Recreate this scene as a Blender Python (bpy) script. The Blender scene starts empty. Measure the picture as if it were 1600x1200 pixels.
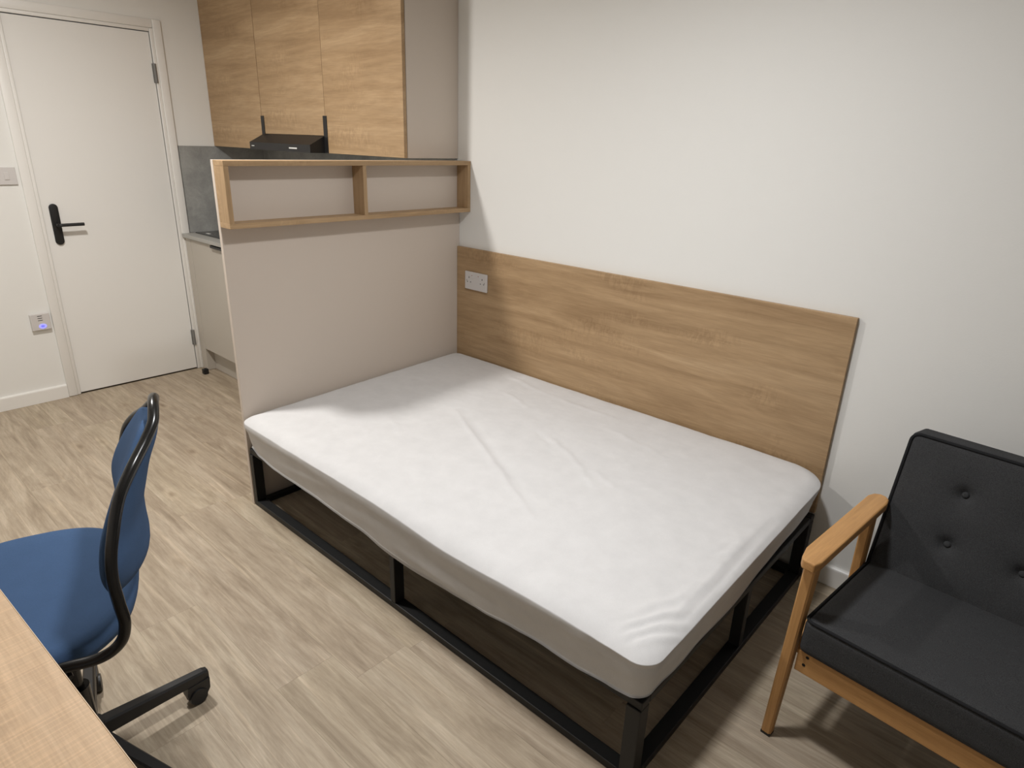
import bpy, bmesh, math, random
from mathutils import Vector, Matrix, noise

S = bpy.context.scene
COL = S.collection
PI = math.pi

# ------------------------------------------------------------------ camera
cam_d = bpy.data.cameras.new('camera'); cam_d.sensor_width = 36.0; cam_d.lens = 22.8118
cam_d.clip_start = 0.02
cam = bpy.data.objects.new('camera', cam_d); COL.objects.link(cam)
_r = Vector((0.740392, 0.671429, 0.031666)); _u = Vector((-0.256914, 0.239141, 0.936380)); _f = Vector((-0.621140, 0.701423, -0.349558))
cam.matrix_world = Matrix(((_r.x, _u.x, -_f.x, 2.387834), (_r.y, _u.y, -_f.y, -2.265902), (_r.z, _u.z, -_f.z, 1.474875), (0, 0, 0, 1)))
S.camera = cam

# ------------------------------------------------------------------ world, lights, exposure
w = bpy.data.worlds.new('world'); S.world = w; w.use_nodes = True
w.node_tree.nodes['Background'].inputs[0].default_value = (0.9, 0.95, 1.0, 1)
w.node_tree.nodes['Background'].inputs[1].default_value = 0.02
S.view_settings.view_transform = 'Standard'; S.view_settings.look = 'None'
S.view_settings.exposure = 0.0; S.view_settings.gamma = 1.0; S.view_settings.use_curve_mapping = False
CEIL = 2.42
LIGHTS = [((-0.34, -1.66, CEIL), 34.5, (1.0, 0.968, 0.93)), ((1.55, -1.27, CEIL), 19.5, (0.985, 0.99, 1.0))]
for i, (p, e, c) in enumerate(LIGHTS):
    ld = bpy.data.lights.new('ceiling_lamp', 'AREA'); ld.shape = 'DISK'; ld.size = 0.19; ld.spread = math.radians((176, 157)[i]); ld.energy = e; ld.color = c
    lo = bpy.data.objects.new('ceiling_lamp', ld); COL.objects.link(lo); lo.location = (p[0], p[1], p[2] - 0.024)

# ------------------------------------------------------------------ material helpers
def new_mat(name):
    m = bpy.data.materials.new(name); m.use_nodes = True
    nt = m.node_tree
    return m, nt, nt.nodes['Principled BSDF']
def nd(nt, t, **kw):
    n = nt.nodes.new(t)
    for k, v in kw.items(): setattr(n, k, v)
    return n
def srgb(r, g, b):
    f = lambda c: (c / 255 / 12.92) if c / 255 <= 0.04045 else ((c / 255 + 0.055) / 1.055) ** 2.4
    return (f(r), f(g), f(b), 1)
def mapping(nt, scale, use='Object', rnd=False):
    tc = nd(nt, 'ShaderNodeTexCoord'); mp = nd(nt, 'ShaderNodeMapping'); mp.inputs['Scale'].default_value = scale
    src = tc.outputs[use]
    if rnd:
        oi = nd(nt, 'ShaderNodeObjectInfo'); cx = nd(nt, 'ShaderNodeVectorMath', operation='SCALE'); cx.inputs[0].default_value = (37.0, 91.0, 53.0)
        nt.links.new(oi.outputs['Random'], cx.inputs['Scale'])
        ad = nd(nt, 'ShaderNodeVectorMath', operation='ADD'); nt.links.new(src, ad.inputs[0]); nt.links.new(cx.outputs[0], ad.inputs[1]); src = ad.outputs[0]
    nt.links.new(src, mp.inputs['Vector'])
    return mp.outputs[0]
def noise_n(nt, vec, scale, detail=4, rough=0.55, dist=0.0):
    n = nd(nt, 'ShaderNodeTexNoise'); n.inputs['Scale'].default_value = scale; n.inputs['Detail'].default_value = detail
    n.inputs['Roughness'].default_value = rough; n.inputs['Distortion'].default_value = dist
    nt.links.new(vec, n.inputs['Vector']); return n.outputs['Fac']
def ramp(nt, fac, stops):
    r = nd(nt, 'ShaderNodeValToRGB'); el = r.color_ramp.elements
    while len(el) < len(stops): el.new(0.5)
    for e, (p, c) in zip(el, stops): e.position = p; e.color = c
    nt.links.new(fac, r.inputs['Fac']); return r.outputs['Color']
def mixc(nt, a, b, fac, mode='MIX'):
    m = nd(nt, 'ShaderNodeMix', data_type='RGBA', blend_type=mode)
    for sock, v in ((m.inputs[6], a), (m.inputs[7], b)):
        if isinstance(v, tuple): sock.default_value = v
        else: nt.links.new(v, sock)
    if isinstance(fac, float): m.inputs[0].default_value = fac
    else: nt.links.new(fac, m.inputs[0])
    return m.outputs[2]
def bump(nt, b, h, strength, dist):
    bp = nd(nt, 'ShaderNodeBump'); bp.inputs['Strength'].default_value = strength; bp.inputs['Distance'].default_value = dist
    nt.links.new(h, bp.inputs['Height']); nt.links.new(bp.outputs[0], b.inputs['Normal'])

def plain(name, col, rough=0.6, spec=0.4, nscale=0, nstr=0.1, metal=0.0, var=0.0):
    m, nt, b = new_mat(name)
    b.inputs['Roughness'].default_value = rough; b.inputs['Specular IOR Level'].default_value = spec; b.inputs['Metallic'].default_value = metal
    if var:
        v = mapping(nt, (1, 1, 1)); n = noise_n(nt, v, 3.0, 5)
        lo = tuple(x * (1 - var) for x in col[:3]) + (1,); hi = tuple(min(1, x * (1 + var)) for x in col[:3]) + (1,)
        nt.links.new(ramp(nt, n, [(0.3, lo), (0.7, hi)]), b.inputs['Base Color'])
    else: b.inputs['Base Color'].default_value = col
    if nscale:
        v = mapping(nt, (1, 1, 1)); n = noise_n(nt, v, nscale, 3); bump(nt, b, n, nstr, 0.002)
    return m

def wood(name, axis, light, mid, dark, rough=0.5, rnd=False, scale=1.0, ripple=0.6, cross=0.0):
    """stretched-grain veneer; axis is the grain direction (0,1,2)"""
    m, nt, b = new_mat(name)
    sc = [1.0, 1.0, 1.0]
    def vec(long, across):
        s = [across * scale] * 3; s[axis] = long * scale
        return mapping(nt, tuple(s), 'Object', rnd)
    broad = noise_n(nt, vec(0.9, 8.0), 1.0, 6, 0.6, 1.3)
    streak = noise_n(nt, vec(1.7, 27.0), 1.0, 5, 0.62, 0.9)
    fibre = noise_n(nt, vec(14.0, 260.0), 1.0, 3, 0.6)
    base = ramp(nt, broad, [(0.28, dark), (0.5, mid), (0.72, light)])
    st = ramp(nt, streak, [(0.3, (0.80, 0.78, 0.75, 1)), (0.6, (1.05, 1.05, 1.05, 1))])
    c = mixc(nt, base, st, 0.75, 'MULTIPLY')
    fb = ramp(nt, fibre, [(0.35, (0.86, 0.84, 0.82, 1)), (0.65, (1.06, 1.06, 1.06, 1))])
    c = mixc(nt, c, fb, 0.6, 'MULTIPLY')
    # rippled figure, only in patches
    s = [26.0 * scale] * 3; s[axis] = 60.0 * scale
    rp = noise_n(nt, mapping(nt, tuple(s), 'Object', rnd), 1.0, 2, 0.5, 1.2)
    msk = noise_n(nt, vec(2.6, 9.0), 1.0, 2, 0.5)
    mk = ramp(nt, msk, [(0.53, (0, 0, 0, 1)), (0.66, (1, 1, 1, 1))])
    rpc = ramp(nt, rp, [(0.42, (0.84, 0.82, 0.8, 1)), (0.6, (1.1, 1.1, 1.1, 1))])
    mm = nd(nt, 'ShaderNodeMath', operation='MULTIPLY'); nt.links.new(mk, mm.inputs[0]); mm.inputs[1].default_value = ripple
    c = mixc(nt, c, rpc, mm.outputs[0], 'MULTIPLY')
    if cross:
        s2 = [14.0] * 3; s2[1 - axis if axis < 2 else 0] = 2.0; s2[axis] = 190.0
        cr = noise_n(nt, mapping(nt, tuple(s2), 'Object', rnd), 1.0, 3, 0.6)
        c = mixc(nt, c, ramp(nt, cr, [(0.5, (0.97, 0.97, 0.97, 1)), (0.68, (1.25, 1.22, 1.18, 1))]), cross, 'MULTIPLY')
    nt.links.new(c, b.inputs['Base Color'])
    b.inputs['Roughness'].default_value = rough; b.inputs['Specular IOR Level'].default_value = 0.35
    bump(nt, b, fibre, 0.12, 0.001)
    return m

def fabric(name, col, var=0.12, scale=900.0, strength=0.5, rough=0.95, sheen=0.0):
    m, nt, b = new_mat(name)
    v = mapping(nt, (1, 1, 1)); n = noise_n(nt, v, scale, 2, 0.6); big = noise_n(nt, v, 14.0, 4, 0.6)
    lo = tuple(x * (1 - 2.2 * var) for x in col[:3]) + (1,); hi = tuple(min(1, x * (1 + 2.2 * var)) for x in col[:3]) + (1,)
    c = ramp(nt, n, [(0.25, lo), (0.75, hi)])
    c = mixc(nt, c, ramp(nt, big, [(0.3, (0.93, 0.93, 0.93, 1)), (0.7, (1.05, 1.05, 1.05, 1))]), 0.6, 'MULTIPLY')
    nt.links.new(c, b.inputs['Base Color']); b.inputs['Roughness'].default_value = rough
    b.inputs['Specular IOR Level'].default_value = 0.15; b.inputs['Sheen Weight'].default_value = sheen
    bump(nt, b, n, strength, 0.0008)
    return m

M = {}
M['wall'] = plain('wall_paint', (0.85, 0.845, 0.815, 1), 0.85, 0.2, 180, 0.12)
M['unseen_wall'] = plain('off_white_wall_paint', (0.66, 0.65, 0.625, 1), 0.85, 0.2, 180, 0.12)  # made-up duller tone for the unseen walls, set for their bounce light
M['ceil'] = plain('ceiling_paint', (0.88, 0.875, 0.86, 1), 0.9, 0.1, 150, 0.08)
M['gloss'] = plain('white_gloss_paint', (0.86, 0.845, 0.81, 1), 0.38, 0.4, 60, 0.03)
M['door'] = plain('door_paint', (0.86, 0.85, 0.82, 1), 0.45, 0.4, 260, 0.08)
M['black'] = plain('black_powder_coat', (0.012, 0.0125, 0.013, 1), 0.42, 0.5, 400, 0.08)
M['frame'] = plain('bed_frame_black', (0.010, 0.0105, 0.011, 1), 0.5, 0.45, 400, 0.06)
M['tube'] = plain('black_gloss_tube', (0.008, 0.008, 0.008, 1), 0.24, 0.5)
M['plastic_black'] = plain('black_plastic', (0.010, 0.010, 0.011, 1), 0.45, 0.5)
M['beige'] = plain('beige_laminate', (0.655, 0.575, 0.50, 1), 0.5, 0.3, 300, 0.03)
M['beige_k'] = plain('grey_beige_kitchen_laminate', (0.53, 0.49, 0.43, 1), 0.5, 0.3, 300, 0.03)
M['white_plastic'] = plain('white_plastic', (0.66, 0.635, 0.62, 1), 0.35, 0.45)
M['steel'] = plain('brushed_steel', (0.42, 0.41, 0.39, 1), 0.35, 0.5, metal=1.0)
M['glass_black'] = plain('black_ceramic_glass', (0.012, 0.012, 0.013, 1), 0.08, 0.5)
M['white_mark'] = plain('white_print_and_glint', (0.75, 0.76, 0.74, 1), 0.5, 0.3)
M['dark_hole'] = plain('dark_hole', (0.02, 0.018, 0.016, 1), 0.8, 0.1)
OAK = (0.515, 0.362, 0.213, 1), (0.44, 0.298, 0.166, 1), (0.345, 0.224, 0.119, 1)
M['oak_x'] = wood('oak_laminate_along_x', 0, *OAK)
M['oak_y'] = wood('oak_laminate_along_y', 1, *OAK)
M['oak_z'] = wood('oak_laminate_along_z', 2, *OAK)
M['oak_desk'] = wood('pale_oak_desk', 0, (0.60, 0.43, 0.275, 1), (0.54, 0.375, 0.228, 1), (0.45, 0.30, 0.172, 1), 0.5, cross=0.6)
BEECH = (0.58, 0.325, 0.130, 1), (0.53, 0.29, 0.112, 1), (0.47, 0.25, 0.092, 1)
M['beech_x'] = wood('honey_beech_x', 0, *BEECH, rough=0.42, ripple=0.1)
M['beech_y'] = wood('honey_beech_y', 1, *BEECH, rough=0.42, ripple=0.1)
M['beech_z'] = wood('honey_beech_z', 2, *BEECH, rough=0.42, ripple=0.1)
M['sheet'] = fabric('white_cotton_sheet', (0.66, 0.655, 0.655, 1), 0.02, 700, 0.25, 0.9)
M['sofa'] = fabric('charcoal_woven_fabric', (0.046, 0.047, 0.049, 1), 0.28, 900, 0.6, 0.95)
M['sofa_pipe'] = fabric('charcoal_piping', (0.017, 0.0175, 0.019, 1), 0.2, 1100, 0.5, 0.9)
M['blue'] = fabric('blue_upholstery', (0.060, 0.110, 0.215, 1), 0.10, 1300, 0.6, 0.95)

def concrete():
    m, nt, b = new_mat('grey_concrete_laminate')
    v = mapping(nt, (1, 1, 1)); a = noise_n(nt, v, 9.0, 8, 0.65, 0.4); s = noise_n(nt, v, 70.0, 3)
    c = ramp(nt, a, [(0.3, (0.25, 0.253, 0.245, 1)), (0.55, (0.34, 0.343, 0.33, 1)), (0.75, (0.44, 0.443, 0.425, 1))])
    c = mixc(nt, c, ramp(nt, s, [(0.3, (0.9, 0.9, 0.9, 1)), (0.7, (1.06, 1.06, 1.06, 1))]), 0.5, 'MULTIPLY')
    nt.links.new(c, b.inputs['Base Color']); b.inputs['Roughness'].default_value = 0.5; return m
M['concrete'] = concrete()
M['worktop'] = plain('pale_grey_worktop', (0.40, 0.395, 0.37, 1), 0.4, 0.4, var=0.08)

def floor_wood():
    m, nt, b = new_mat('washed_oak_vinyl_plank')
    oi = nd(nt, 'ShaderNodeObjectInfo')
    broad = noise_n(nt, mapping(nt, (1.5, 10.0, 1), 'Object', True), 1.0, 7, 0.62, 2.2)
    streak = noise_n(nt, mapping(nt, (2.0, 42.0, 1), 'Object', True), 1.0, 6, 0.66, 1.1)
    line = noise_n(nt, mapping(nt, (1.3, 80.0, 1), 'Object', True), 1.0, 3, 0.5, 0.6)
    fibre = noise_n(nt, mapping(nt, (20, 200, 1), 'Object', True), 1.0, 4, 0.65, 0.5)
    blotch = noise_n(nt, mapping(nt, (5, 9, 1), 'Object', True), 1.0, 5, 0.6, 0.6)
    c = ramp(nt, broad, [(0.27, (0.310, 0.252, 0.186, 1)), (0.5, (0.420, 0.351, 0.267, 1)), (0.72, (0.512, 0.444, 0.351, 1))])
    c = mixc(nt, c, ramp(nt, streak, [(0.32, (0.74, 0.715, 0.69, 1)), (0.50, (1, 1, 1, 1)), (0.70, (1.25, 1.25, 1.25, 1))]), 0.62, 'MULTIPLY')
    c = mixc(nt, c, ramp(nt, fibre, [(0.35, (0.86, 0.85, 0.83, 1)), (0.65, (1.07, 1.07, 1.07, 1))]), 0.6, 'MULTIPLY')
    c = mixc(nt, c, ramp(nt, blotch, [(0.3, (0.90, 0.88, 0.86, 1)), (0.7, (1.06, 1.06, 1.06, 1))]), 0.7, 'MULTIPLY')
    c = mixc(nt, c, ramp(nt, line, [(0.60, (1, 1, 1, 1)), (0.67, (1.28, 1.28, 1.27, 1))]), 0.6, 'MULTIPLY')
    # knots: small dark ovals with a pale ring
    vo = nd(nt, 'ShaderNodeTexVoronoi'); vo.inputs['Scale'].default_value = 1.0; vo.inputs['Randomness'].default_value = 1.0
    wv = noise_n(nt, mapping(nt, (8, 20, 1), 'Object', True), 1.0, 2)
    mv = mapping(nt, (2.3, 5.2, 1), 'Object', True)
    ad = nd(nt, 'ShaderNodeVectorMath', operation='ADD'); sc = nd(nt, 'ShaderNodeVectorMath', operation='SCALE'); sc.inputs[0].default_value = (0.12, 0.12, 0)
    nt.links.new(wv, sc.inputs['Scale']); nt.links.new(mv, ad.inputs[0]); nt.links.new(sc.outputs[0], ad.inputs[1]); nt.links.new(ad.outputs[0], vo.inputs['Vector'])
    kn = ramp(nt, vo.outputs['Distance'], [(0.0, (0.60, 0.55, 0.50, 1)), (0.035, (0.78, 0.74, 0.70, 1)), (0.075, (1.0, 0.99, 0.97, 1)), (0.12, (1.12, 1.12, 1.11, 1)), (0.2, (1, 1, 1, 1))])
    c = mixc(nt, c, kn, 0.85, 'MULTIPLY')
    pl = ramp(nt, oi.outputs['Random'], [(0.0, (0.955, 0.935, 0.925, 1)), (0.5, (1.0, 0.985, 0.965, 1)), (1.0, (1.03, 1.025, 0.995, 1))])
    c = mixc(nt, c, pl, 1.0, 'MULTIPLY')
    nt.links.new(c, b.inputs['Base Color']); b.inputs['Roughness'].default_value = 0.52; b.inputs['Specular IOR Level'].default_value = 0.35
    bump(nt, b, streak, 0.08, 0.001)
    return m
M['floor'] = floor_wood()

def emis(name, col, strength):
    m, nt, b = new_mat(name); b.inputs['Base Color'].default_value = col
    b.inputs['Emission Color'].default_value = col; b.inputs['Emission Strength'].default_value = strength; return m
M['blue_led'] = emis('blue_indicator_light', (0.10, 0.10, 1.0, 1), 1.6)
M['blue_glow'] = emis('pale_blue_lit_ring', (0.30, 0.30, 1.0, 1), 0.9)
M['diffuser'] = emis('lamp_diffuser', (1.0, 0.95, 0.88, 1), 6.0)

# ------------------------------------------------------------------ mesh helpers
def bbox(bm, lo, hi, bev=0.0, seg=2, mat=None):
    t = bmesh.new(); bmesh.ops.create_cube(t, size=1.0)
    for v in t.verts:
        v.co = Vector([(lo[i] + hi[i]) / 2 + v.co[i] * (hi[i] - lo[i]) for i in range(3)])
    if bev > 0: bmesh.ops.bevel(t, geom=list(t.edges), offset=bev, segments=seg, profile=0.5, affect='EDGES')
    if mat is not None: bmesh.ops.transform(t, matrix=mat, verts=t.verts)
    me = bpy.data.meshes.new('t'); t.to_mesh(me); t.free(); bm.from_mesh(me); bpy.data.meshes.remove(me)
def prism(bm, pts, z0, z1, bev=0.0, seg=2, M4=None):
    """extrude the outline pts (x, y) from z0 to z1"""
    t = bmesh.new(); a = [t.verts.new((x, y, z0)) for x, y in pts]; f = t.faces.new(a)
    r = bmesh.ops.extrude_face_region(t, geom=[f]); vs = [v for v in r['geom'] if isinstance(v, bmesh.types.BMVert)]
    for v in vs: v.co.z = z1
    bmesh.ops.recalc_face_normals(t, faces=t.faces)
    if bev > 0: bmesh.ops.bevel(t, geom=list(t.edges), offset=bev, segments=seg, profile=0.5, affect='EDGES')
    if M4 is not None: bmesh.ops.transform(t, matrix=M4, verts=t.verts)
    me = bpy.data.meshes.new('t'); t.to_mesh(me); t.free(); bm.from_mesh(me); bpy.data.meshes.remove(me)
def smooth_path(pts, n=8, closed=False):
    P = [Vector(p) for p in pts]; out = []; N = len(P)
    rng = range(N if closed else N - 1)
    for i in rng:
        p0 = P[(i - 1) % N] if (closed or i > 0) else P[0]; p1 = P[i]; p2 = P[(i + 1) % N]
        p3 = P[(i + 2) % N] if (closed or i + 2 < N) else P[-1]
        for k in range(n):
            t = k / n
            out.append(0.5 * ((2 * p1) + (-p0 + p2) * t + (2 * p0 - 5 * p1 + 4 * p2 - p3) * t * t + (-p0 + 3 * p1 - 3 * p2 + p3) * t ** 3))
    if not closed: out.append(P[-1])
    return out
def tube(bm, path, r, seg=12, closed=False):
    P = [Vector(p) for p in path]; N = len(P); rings = []; prev = None
    for i in range(N):
        a = P[(i - 1) % N] if (closed or i > 0) else P[0]; b = P[(i + 1) % N] if (closed or i < N - 1) else P[-1]
        t = (b - a).normalized()
        if prev is None:
            ref = Vector((0, 0, 1)) if abs(t.z) < 0.9 else Vector((1, 0, 0)); n = (ref - t * ref.dot(t)).normalized()
        else: n = (prev - t * prev.dot(t)).normalized()
        prev = n; q = t.cross(n); rr = r(i / max(1, N - 1)) if callable(r) else r
        rings.append([bm.verts.new(P[i] + n * math.cos(2 * PI * k / seg) * rr + q * math.sin(2 * PI * k / seg) * rr) for k in range(seg)])
    for i in range(N if closed else N - 1):
        A, B = rings[i], rings[(i + 1) % N]
        for k in range(seg): bm.faces.new((A[k], A[(k + 1) % seg], B[(k + 1) % seg], B[k]))
    if not closed: bm.faces.new(rings[0][::-1]); bm.faces.new(rings[-1])
def loft(bm, rings, cap=True):
    R = [[bm.verts.new(p) for p in r] for r in rings]; n = len(R[0])
    for A, B in zip(R, R[1:]):
        for k in range(n): bm.faces.new((A[k], A[(k + 1) % n], B[(k + 1) % n], B[k]))
    if cap: bm.faces.new(R[0][::-1]); bm.faces.new(R[-1])
def cyl(bm, a, b, r0, r1=None, seg=20):
    a, b = Vector(a), Vector(b); t = (b - a).normalized(); ref = Vector((0, 0, 1)) if abs(t.z) < 0.9 else Vector((1, 0, 0))
    n = (ref - t * ref.dot(t)).normalized(); q = t.cross(n); r1 = r0 if r1 is None else r1
    loft(bm, [[c + n * math.cos(2 * PI * k / seg) * r + q * math.sin(2 * PI * k / seg) * r for k in range(seg)] for c, r in ((a, r0), (b, r1))])
def obj(name, bm, mat, parent=None, smooth=False, label=None):
    bmesh.ops.recalc_face_normals(bm, faces=bm.faces)
    me = bpy.data.meshes.new(name); bm.to_mesh(me); bm.free()
    me.materials.append(M[mat] if isinstance(mat, str) else mat)
    if smooth:
        for p in me.polygons: p.use_smooth = True
    o = bpy.data.objects.new(name, me); COL.objects.link(o)
    if parent is not None: o.parent = parent
    if label: o['label'] = label
    return o
def autosmooth(o, deg=40):
    me = o.data
    for p in me.polygons: p.use_smooth = True
    b = bmesh.new(); b.from_mesh(me)
    for e in b.edges:
        if len(e.link_faces) == 2 and e.calc_face_angle(0) > math.radians(deg): e.smooth = False
    b.to_mesh(me); b.free(); return o
def box(name, lo, hi, mat, parent=None, bev=0.0, seg=2, label=None):
    bm = bmesh.new(); bbox(bm, lo, hi, bev, seg); return obj(name, bm, mat, parent, label=label)
def thing(name, label, cat, loc=(0, 0, 0), rz=0.0, group=None):
    o = bpy.data.objects.new(name, None); COL.objects.link(o); o.location = loc; o.rotation_euler = (0, 0, rz); o.empty_display_size = 0.1
    o['label'] = label; o['category'] = cat
    if group: o['group'] = group
    return o
def tag(o, label, cat, group=None):
    o['label'] = label; o['category'] = cat
    if group: o['group'] = group
    return o
def struct(o, label, cat='structure'):
    o['kind'] = 'structure'; o['label'] = label; o['category'] = cat; return o

# ------------------------------------------------------------------ key dimensions (metres)
KX = -1.866        # door wall
XR, YF = 4.30, -2.86   # right wall, desk wall
W = 1.190          # depth of the bed partition
D = 0.076          # shelf depth
ZS0, ZS1 = 1.1515, 1.383
T = 0.018
YD0, YD1, ZD = -0.618, -1.3005, 1.9867    # door leaf edges

# ------------------------------------------------------------------ room shell
random.seed(4)
fl = box('floor', (KX - 0.1, YF - 0.1, -0.06), (XR + 0.1, 0.1, -0.004), plain('floor_joint', (0.27, 0.22, 0.165, 1), 0.8, 0.1))
struct(fl, 'washed oak plank floor of the room', 'floor')
PW, PL, GAP = 0.18, 1.22, 0.0002
plank_mesh = {}
def plank_me(L, Wd):
    k = (round(L, 3), round(Wd, 3))
    if k not in plank_mesh:
        bm = bmesh.new(); bbox(bm, (GAP / 2, -Wd + GAP / 2, -0.0038), (L - GAP / 2, -GAP / 2, 0.0), 0.0002, 1)
        me = bpy.data.meshes.new('plank'); bm.to_mesh(me); bm.free(); me.materials.append(M['floor']); plank_mesh[k] = me
    return plank_mesh[k]
y = -0.01
row = 0
while y > YF:
    wd = min(PW, y - YF)
    ph = {0: 1.10, 2: 0.46}.get((round((-1.27 - y) / PW)), None)
    if ph is None: ph = random.uniform(0, PL)
    x = ph - math.ceil((ph - KX) / PL) * PL
    while x < XR:
        x0, x1 = max(x, KX), min(x + PL, XR)
        if x1 - x0 > 0.02:
            o = bpy.data.objects.new('plank', plank_me(x1 - x0, wd)); COL.objects.link(o); o.parent = fl; o.location = (x0, y, 0)
        x += PL
    y -= PW; row += 1

struct(box('ceiling', (KX - 0.1, YF - 0.1, CEIL), (XR + 0.1, 0.1, CEIL + 0.08), 'ceil'), 'white ceiling above the room', 'ceiling')
struct(box('wall_back', (KX - 0.1, 0.0, -0.06), (XR + 0.1, 0.1, CEIL), 'wall'), 'white painted wall behind the bed and sofa', 'wall')
struct(box('wall_right', (XR, YF, -0.06), (XR + 0.1, 0.0, CEIL), 'unseen_wall'), 'off-white wall beyond the right end of the sofa', 'wall')
struct(box('wall_front', (KX - 0.1, YF - 0.1, -0.06), (XR + 0.1, YF, CEIL), 'unseen_wall'), 'off-white wall behind the desk', 'wall')
bm = bmesh.new()
bbox(bm, (KX - 0.1, YD0 + 0.004, -0.06), (KX, 0.0, CEIL)); bbox(bm, (KX - 0.1, YF, -0.06), (KX, YD1 - 0.004, CEIL))
bbox(bm, (KX - 0.1, YD1 - 0.004, ZD + 0.004), (KX, YD0 + 0.004, CEIL))
struct(obj('wall_left', bm, 'wall'), 'warm white wall around the door', 'wall')

def skirting(name, axis, a, b, pos, label):
    """profiled skirting board, 0.078 high, with a rounded top"""
    prof = [(0, 0), (0.015, 0), (0.015, 0.068), (0.0135, 0.073), (0.009, 0.077), (0, 0.078)]
    bm = bmesh.new()
    if axis == 'x': rings = [[(x, pos - d, z + 0.0005) for d, z in prof] for x in (a, b)]
    else: rings = [[(pos + d, yy, z + 0.0005) for d, z in prof] for yy in (a, b)]
    loft(bm, rings); return struct(obj(name, bm, 'gloss'), label, 'skirting board')
skirting('baseboard_back', 'x', 1.893, XR - 0.001, -0.0005, 'white skirting board on the wall behind the sofa')
skirting('baseboard_left', 'y', YF + 0.001, -1.3632, KX + 0.0005, 'white skirting board left of the door')

# door leaf, frame and trim
dr = struct(box('door_1', (KX - 0.040, YD1 + 0.002, 0.007), (KX - 0.002, YD0 - 0.0012, ZD - 0.003), 'door', None, 0.0015, 1), 'flush white door with black lever handle', 'door')
bm = bmesh.new()
pts = []
for k in range(13): a = PI * k / 12; pts.append((0.021 * math.cos(a), 0.088 + 0.021 * math.sin(a)))
for k in range(13): a = PI + PI * k / 12; pts.append((0.021 * math.cos(a), -0.088 + 0.021 * math.sin(a)))
HY, HZ = -1.2455, 0.975
Mh = Matrix(((0, 0, 1, KX - 0.002), (1, 0, 0, HY), (0, 1, 0, HZ), (0, 0, 0, 1)))
prism(bm, pts, 0.0, 0.010, 0.002, 2, Mh)
hp = autosmooth(obj('handle_plate', bm, 'black', dr, label='black oval handle plate'))
bm = bmesh.new(); cyl(bm, (KX + 0.006, HY, HZ), (KX + 0.052, HY, HZ), 0.0095)
tube(bm, smooth_path([(KX + 0.040, HY, HZ), (KX + 0.051, HY + 0.006, HZ), (KX + 0.053, HY + 0.02, HZ), (KX + 0.053, HY + 0.118, HZ)], 5), 0.0088, 12)
autosmooth(obj('lever', bm, 'black', hp, label='black lever handle'))
for z in (1.775, 0.215):
    bm = bmesh.new(); bbox(bm, (KX - 0.001, YD0 - 0.010, z - 0.05), (KX + 0.0025, YD0 - 0.0015, z + 0.05), 0.0008, 1)
    cyl(bm, (KX + 0.010, YD0 + 0.001, z - 0.05), (KX + 0.010, YD0 + 0.001, z + 0.05), 0.0085, seg=12)
    autosmooth(obj('hinge', bm, plain('dull_grey_hinge', (0.20, 0.195, 0.185, 1), 0.4, 0.5), dr, label='grey steel hinge'))
box('latch_plate', (KX - 0.0035, YD1 - 0.0035, 0.955), (KX + 0.001, YD1 + 0.001, 1.055), 'steel', dr)
def casing(name, lo, hi, label, horiz=False):
    bm = bmesh.new(); bbox(bm, lo, hi, 0.004, 2)
    return bm
bm = bmesh.new(); bbox(bm, (KX + 0.0005, YD1 - 0.062, 0.001), (KX + 0.015, YD1 - 0.016, 2.050), 0.004, 2); bbox(bm, (KX + 0.0005, YD1 - 0.0175, 0.001), (KX + 0.009, YD1 + 0.001, ZD + 0.018), 0.003, 2)
struct(autosmooth(obj('trim_1', bm, 'gloss'), 50), 'white door casing on the handle side', 'door casing')
bm = bmesh.new(); bbox(bm, (KX + 0.0005, YD0 + 0.020, 0.001), (KX + 0.013, YD0 + 0.066, 2.050), 0.004, 2); bbox(bm, (KX + 0.0005, YD0 + 0.0005, 0.001), (KX + 0.009, YD0 + 0.0205, ZD + 0.018), 0.003, 2)
struct(autosmooth(obj('trim_2', bm, 'gloss'), 50), 'white door casing on the hinge side', 'door casing')
bm = bmesh.new(); bbox(bm, (KX + 0.0005, YD1 - 0.0155, ZD + 0.019), (KX + 0.008, YD0 + 0.0195, 2.050), 0.003, 2)
bbox(bm, (KX + 0.0005, YD1 + 0.0012, ZD + 0.0005), (KX + 0.006, YD0 + 0.0003, ZD + 0.0185), 0.003, 2)
struct(autosmooth(obj('trim_3', bm, 'gloss'), 50), 'white door casing across the top of the door', 'door casing')

# ------------------------------------------------------------------ ceiling lights (just above the frame)
for (p, e, c), lab in zip(LIGHTS, ('round flush ceiling light over the passage by the door', 'round flush ceiling light over the bed')):
    t = thing('ceiling_light', lab, 'light', (p[0], p[1], CEIL), 0, 'flush ceiling lights')
    bm = bmesh.new(); n = 40
    prof = [(0.088, -0.0005), (0.112, -0.0005), (0.110, -0.010), (0.100, -0.022), (0.090, -0.022), (0.088, -0.012)]
    loft(bm, [[(r * math.cos(2 * PI * k / n), r * math.sin(2 * PI * k / n), z) for k in range(n)] for r, z in prof + prof[:1]], False)
    obj('rim', bm, 'white_plastic', t, True)
    bm = bmesh.new(); cyl(bm, (0, 0, -0.012), (0, 0, -0.006), 0.0875, seg=n); obj('diffuser', bm, 'diffuser', t)

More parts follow.
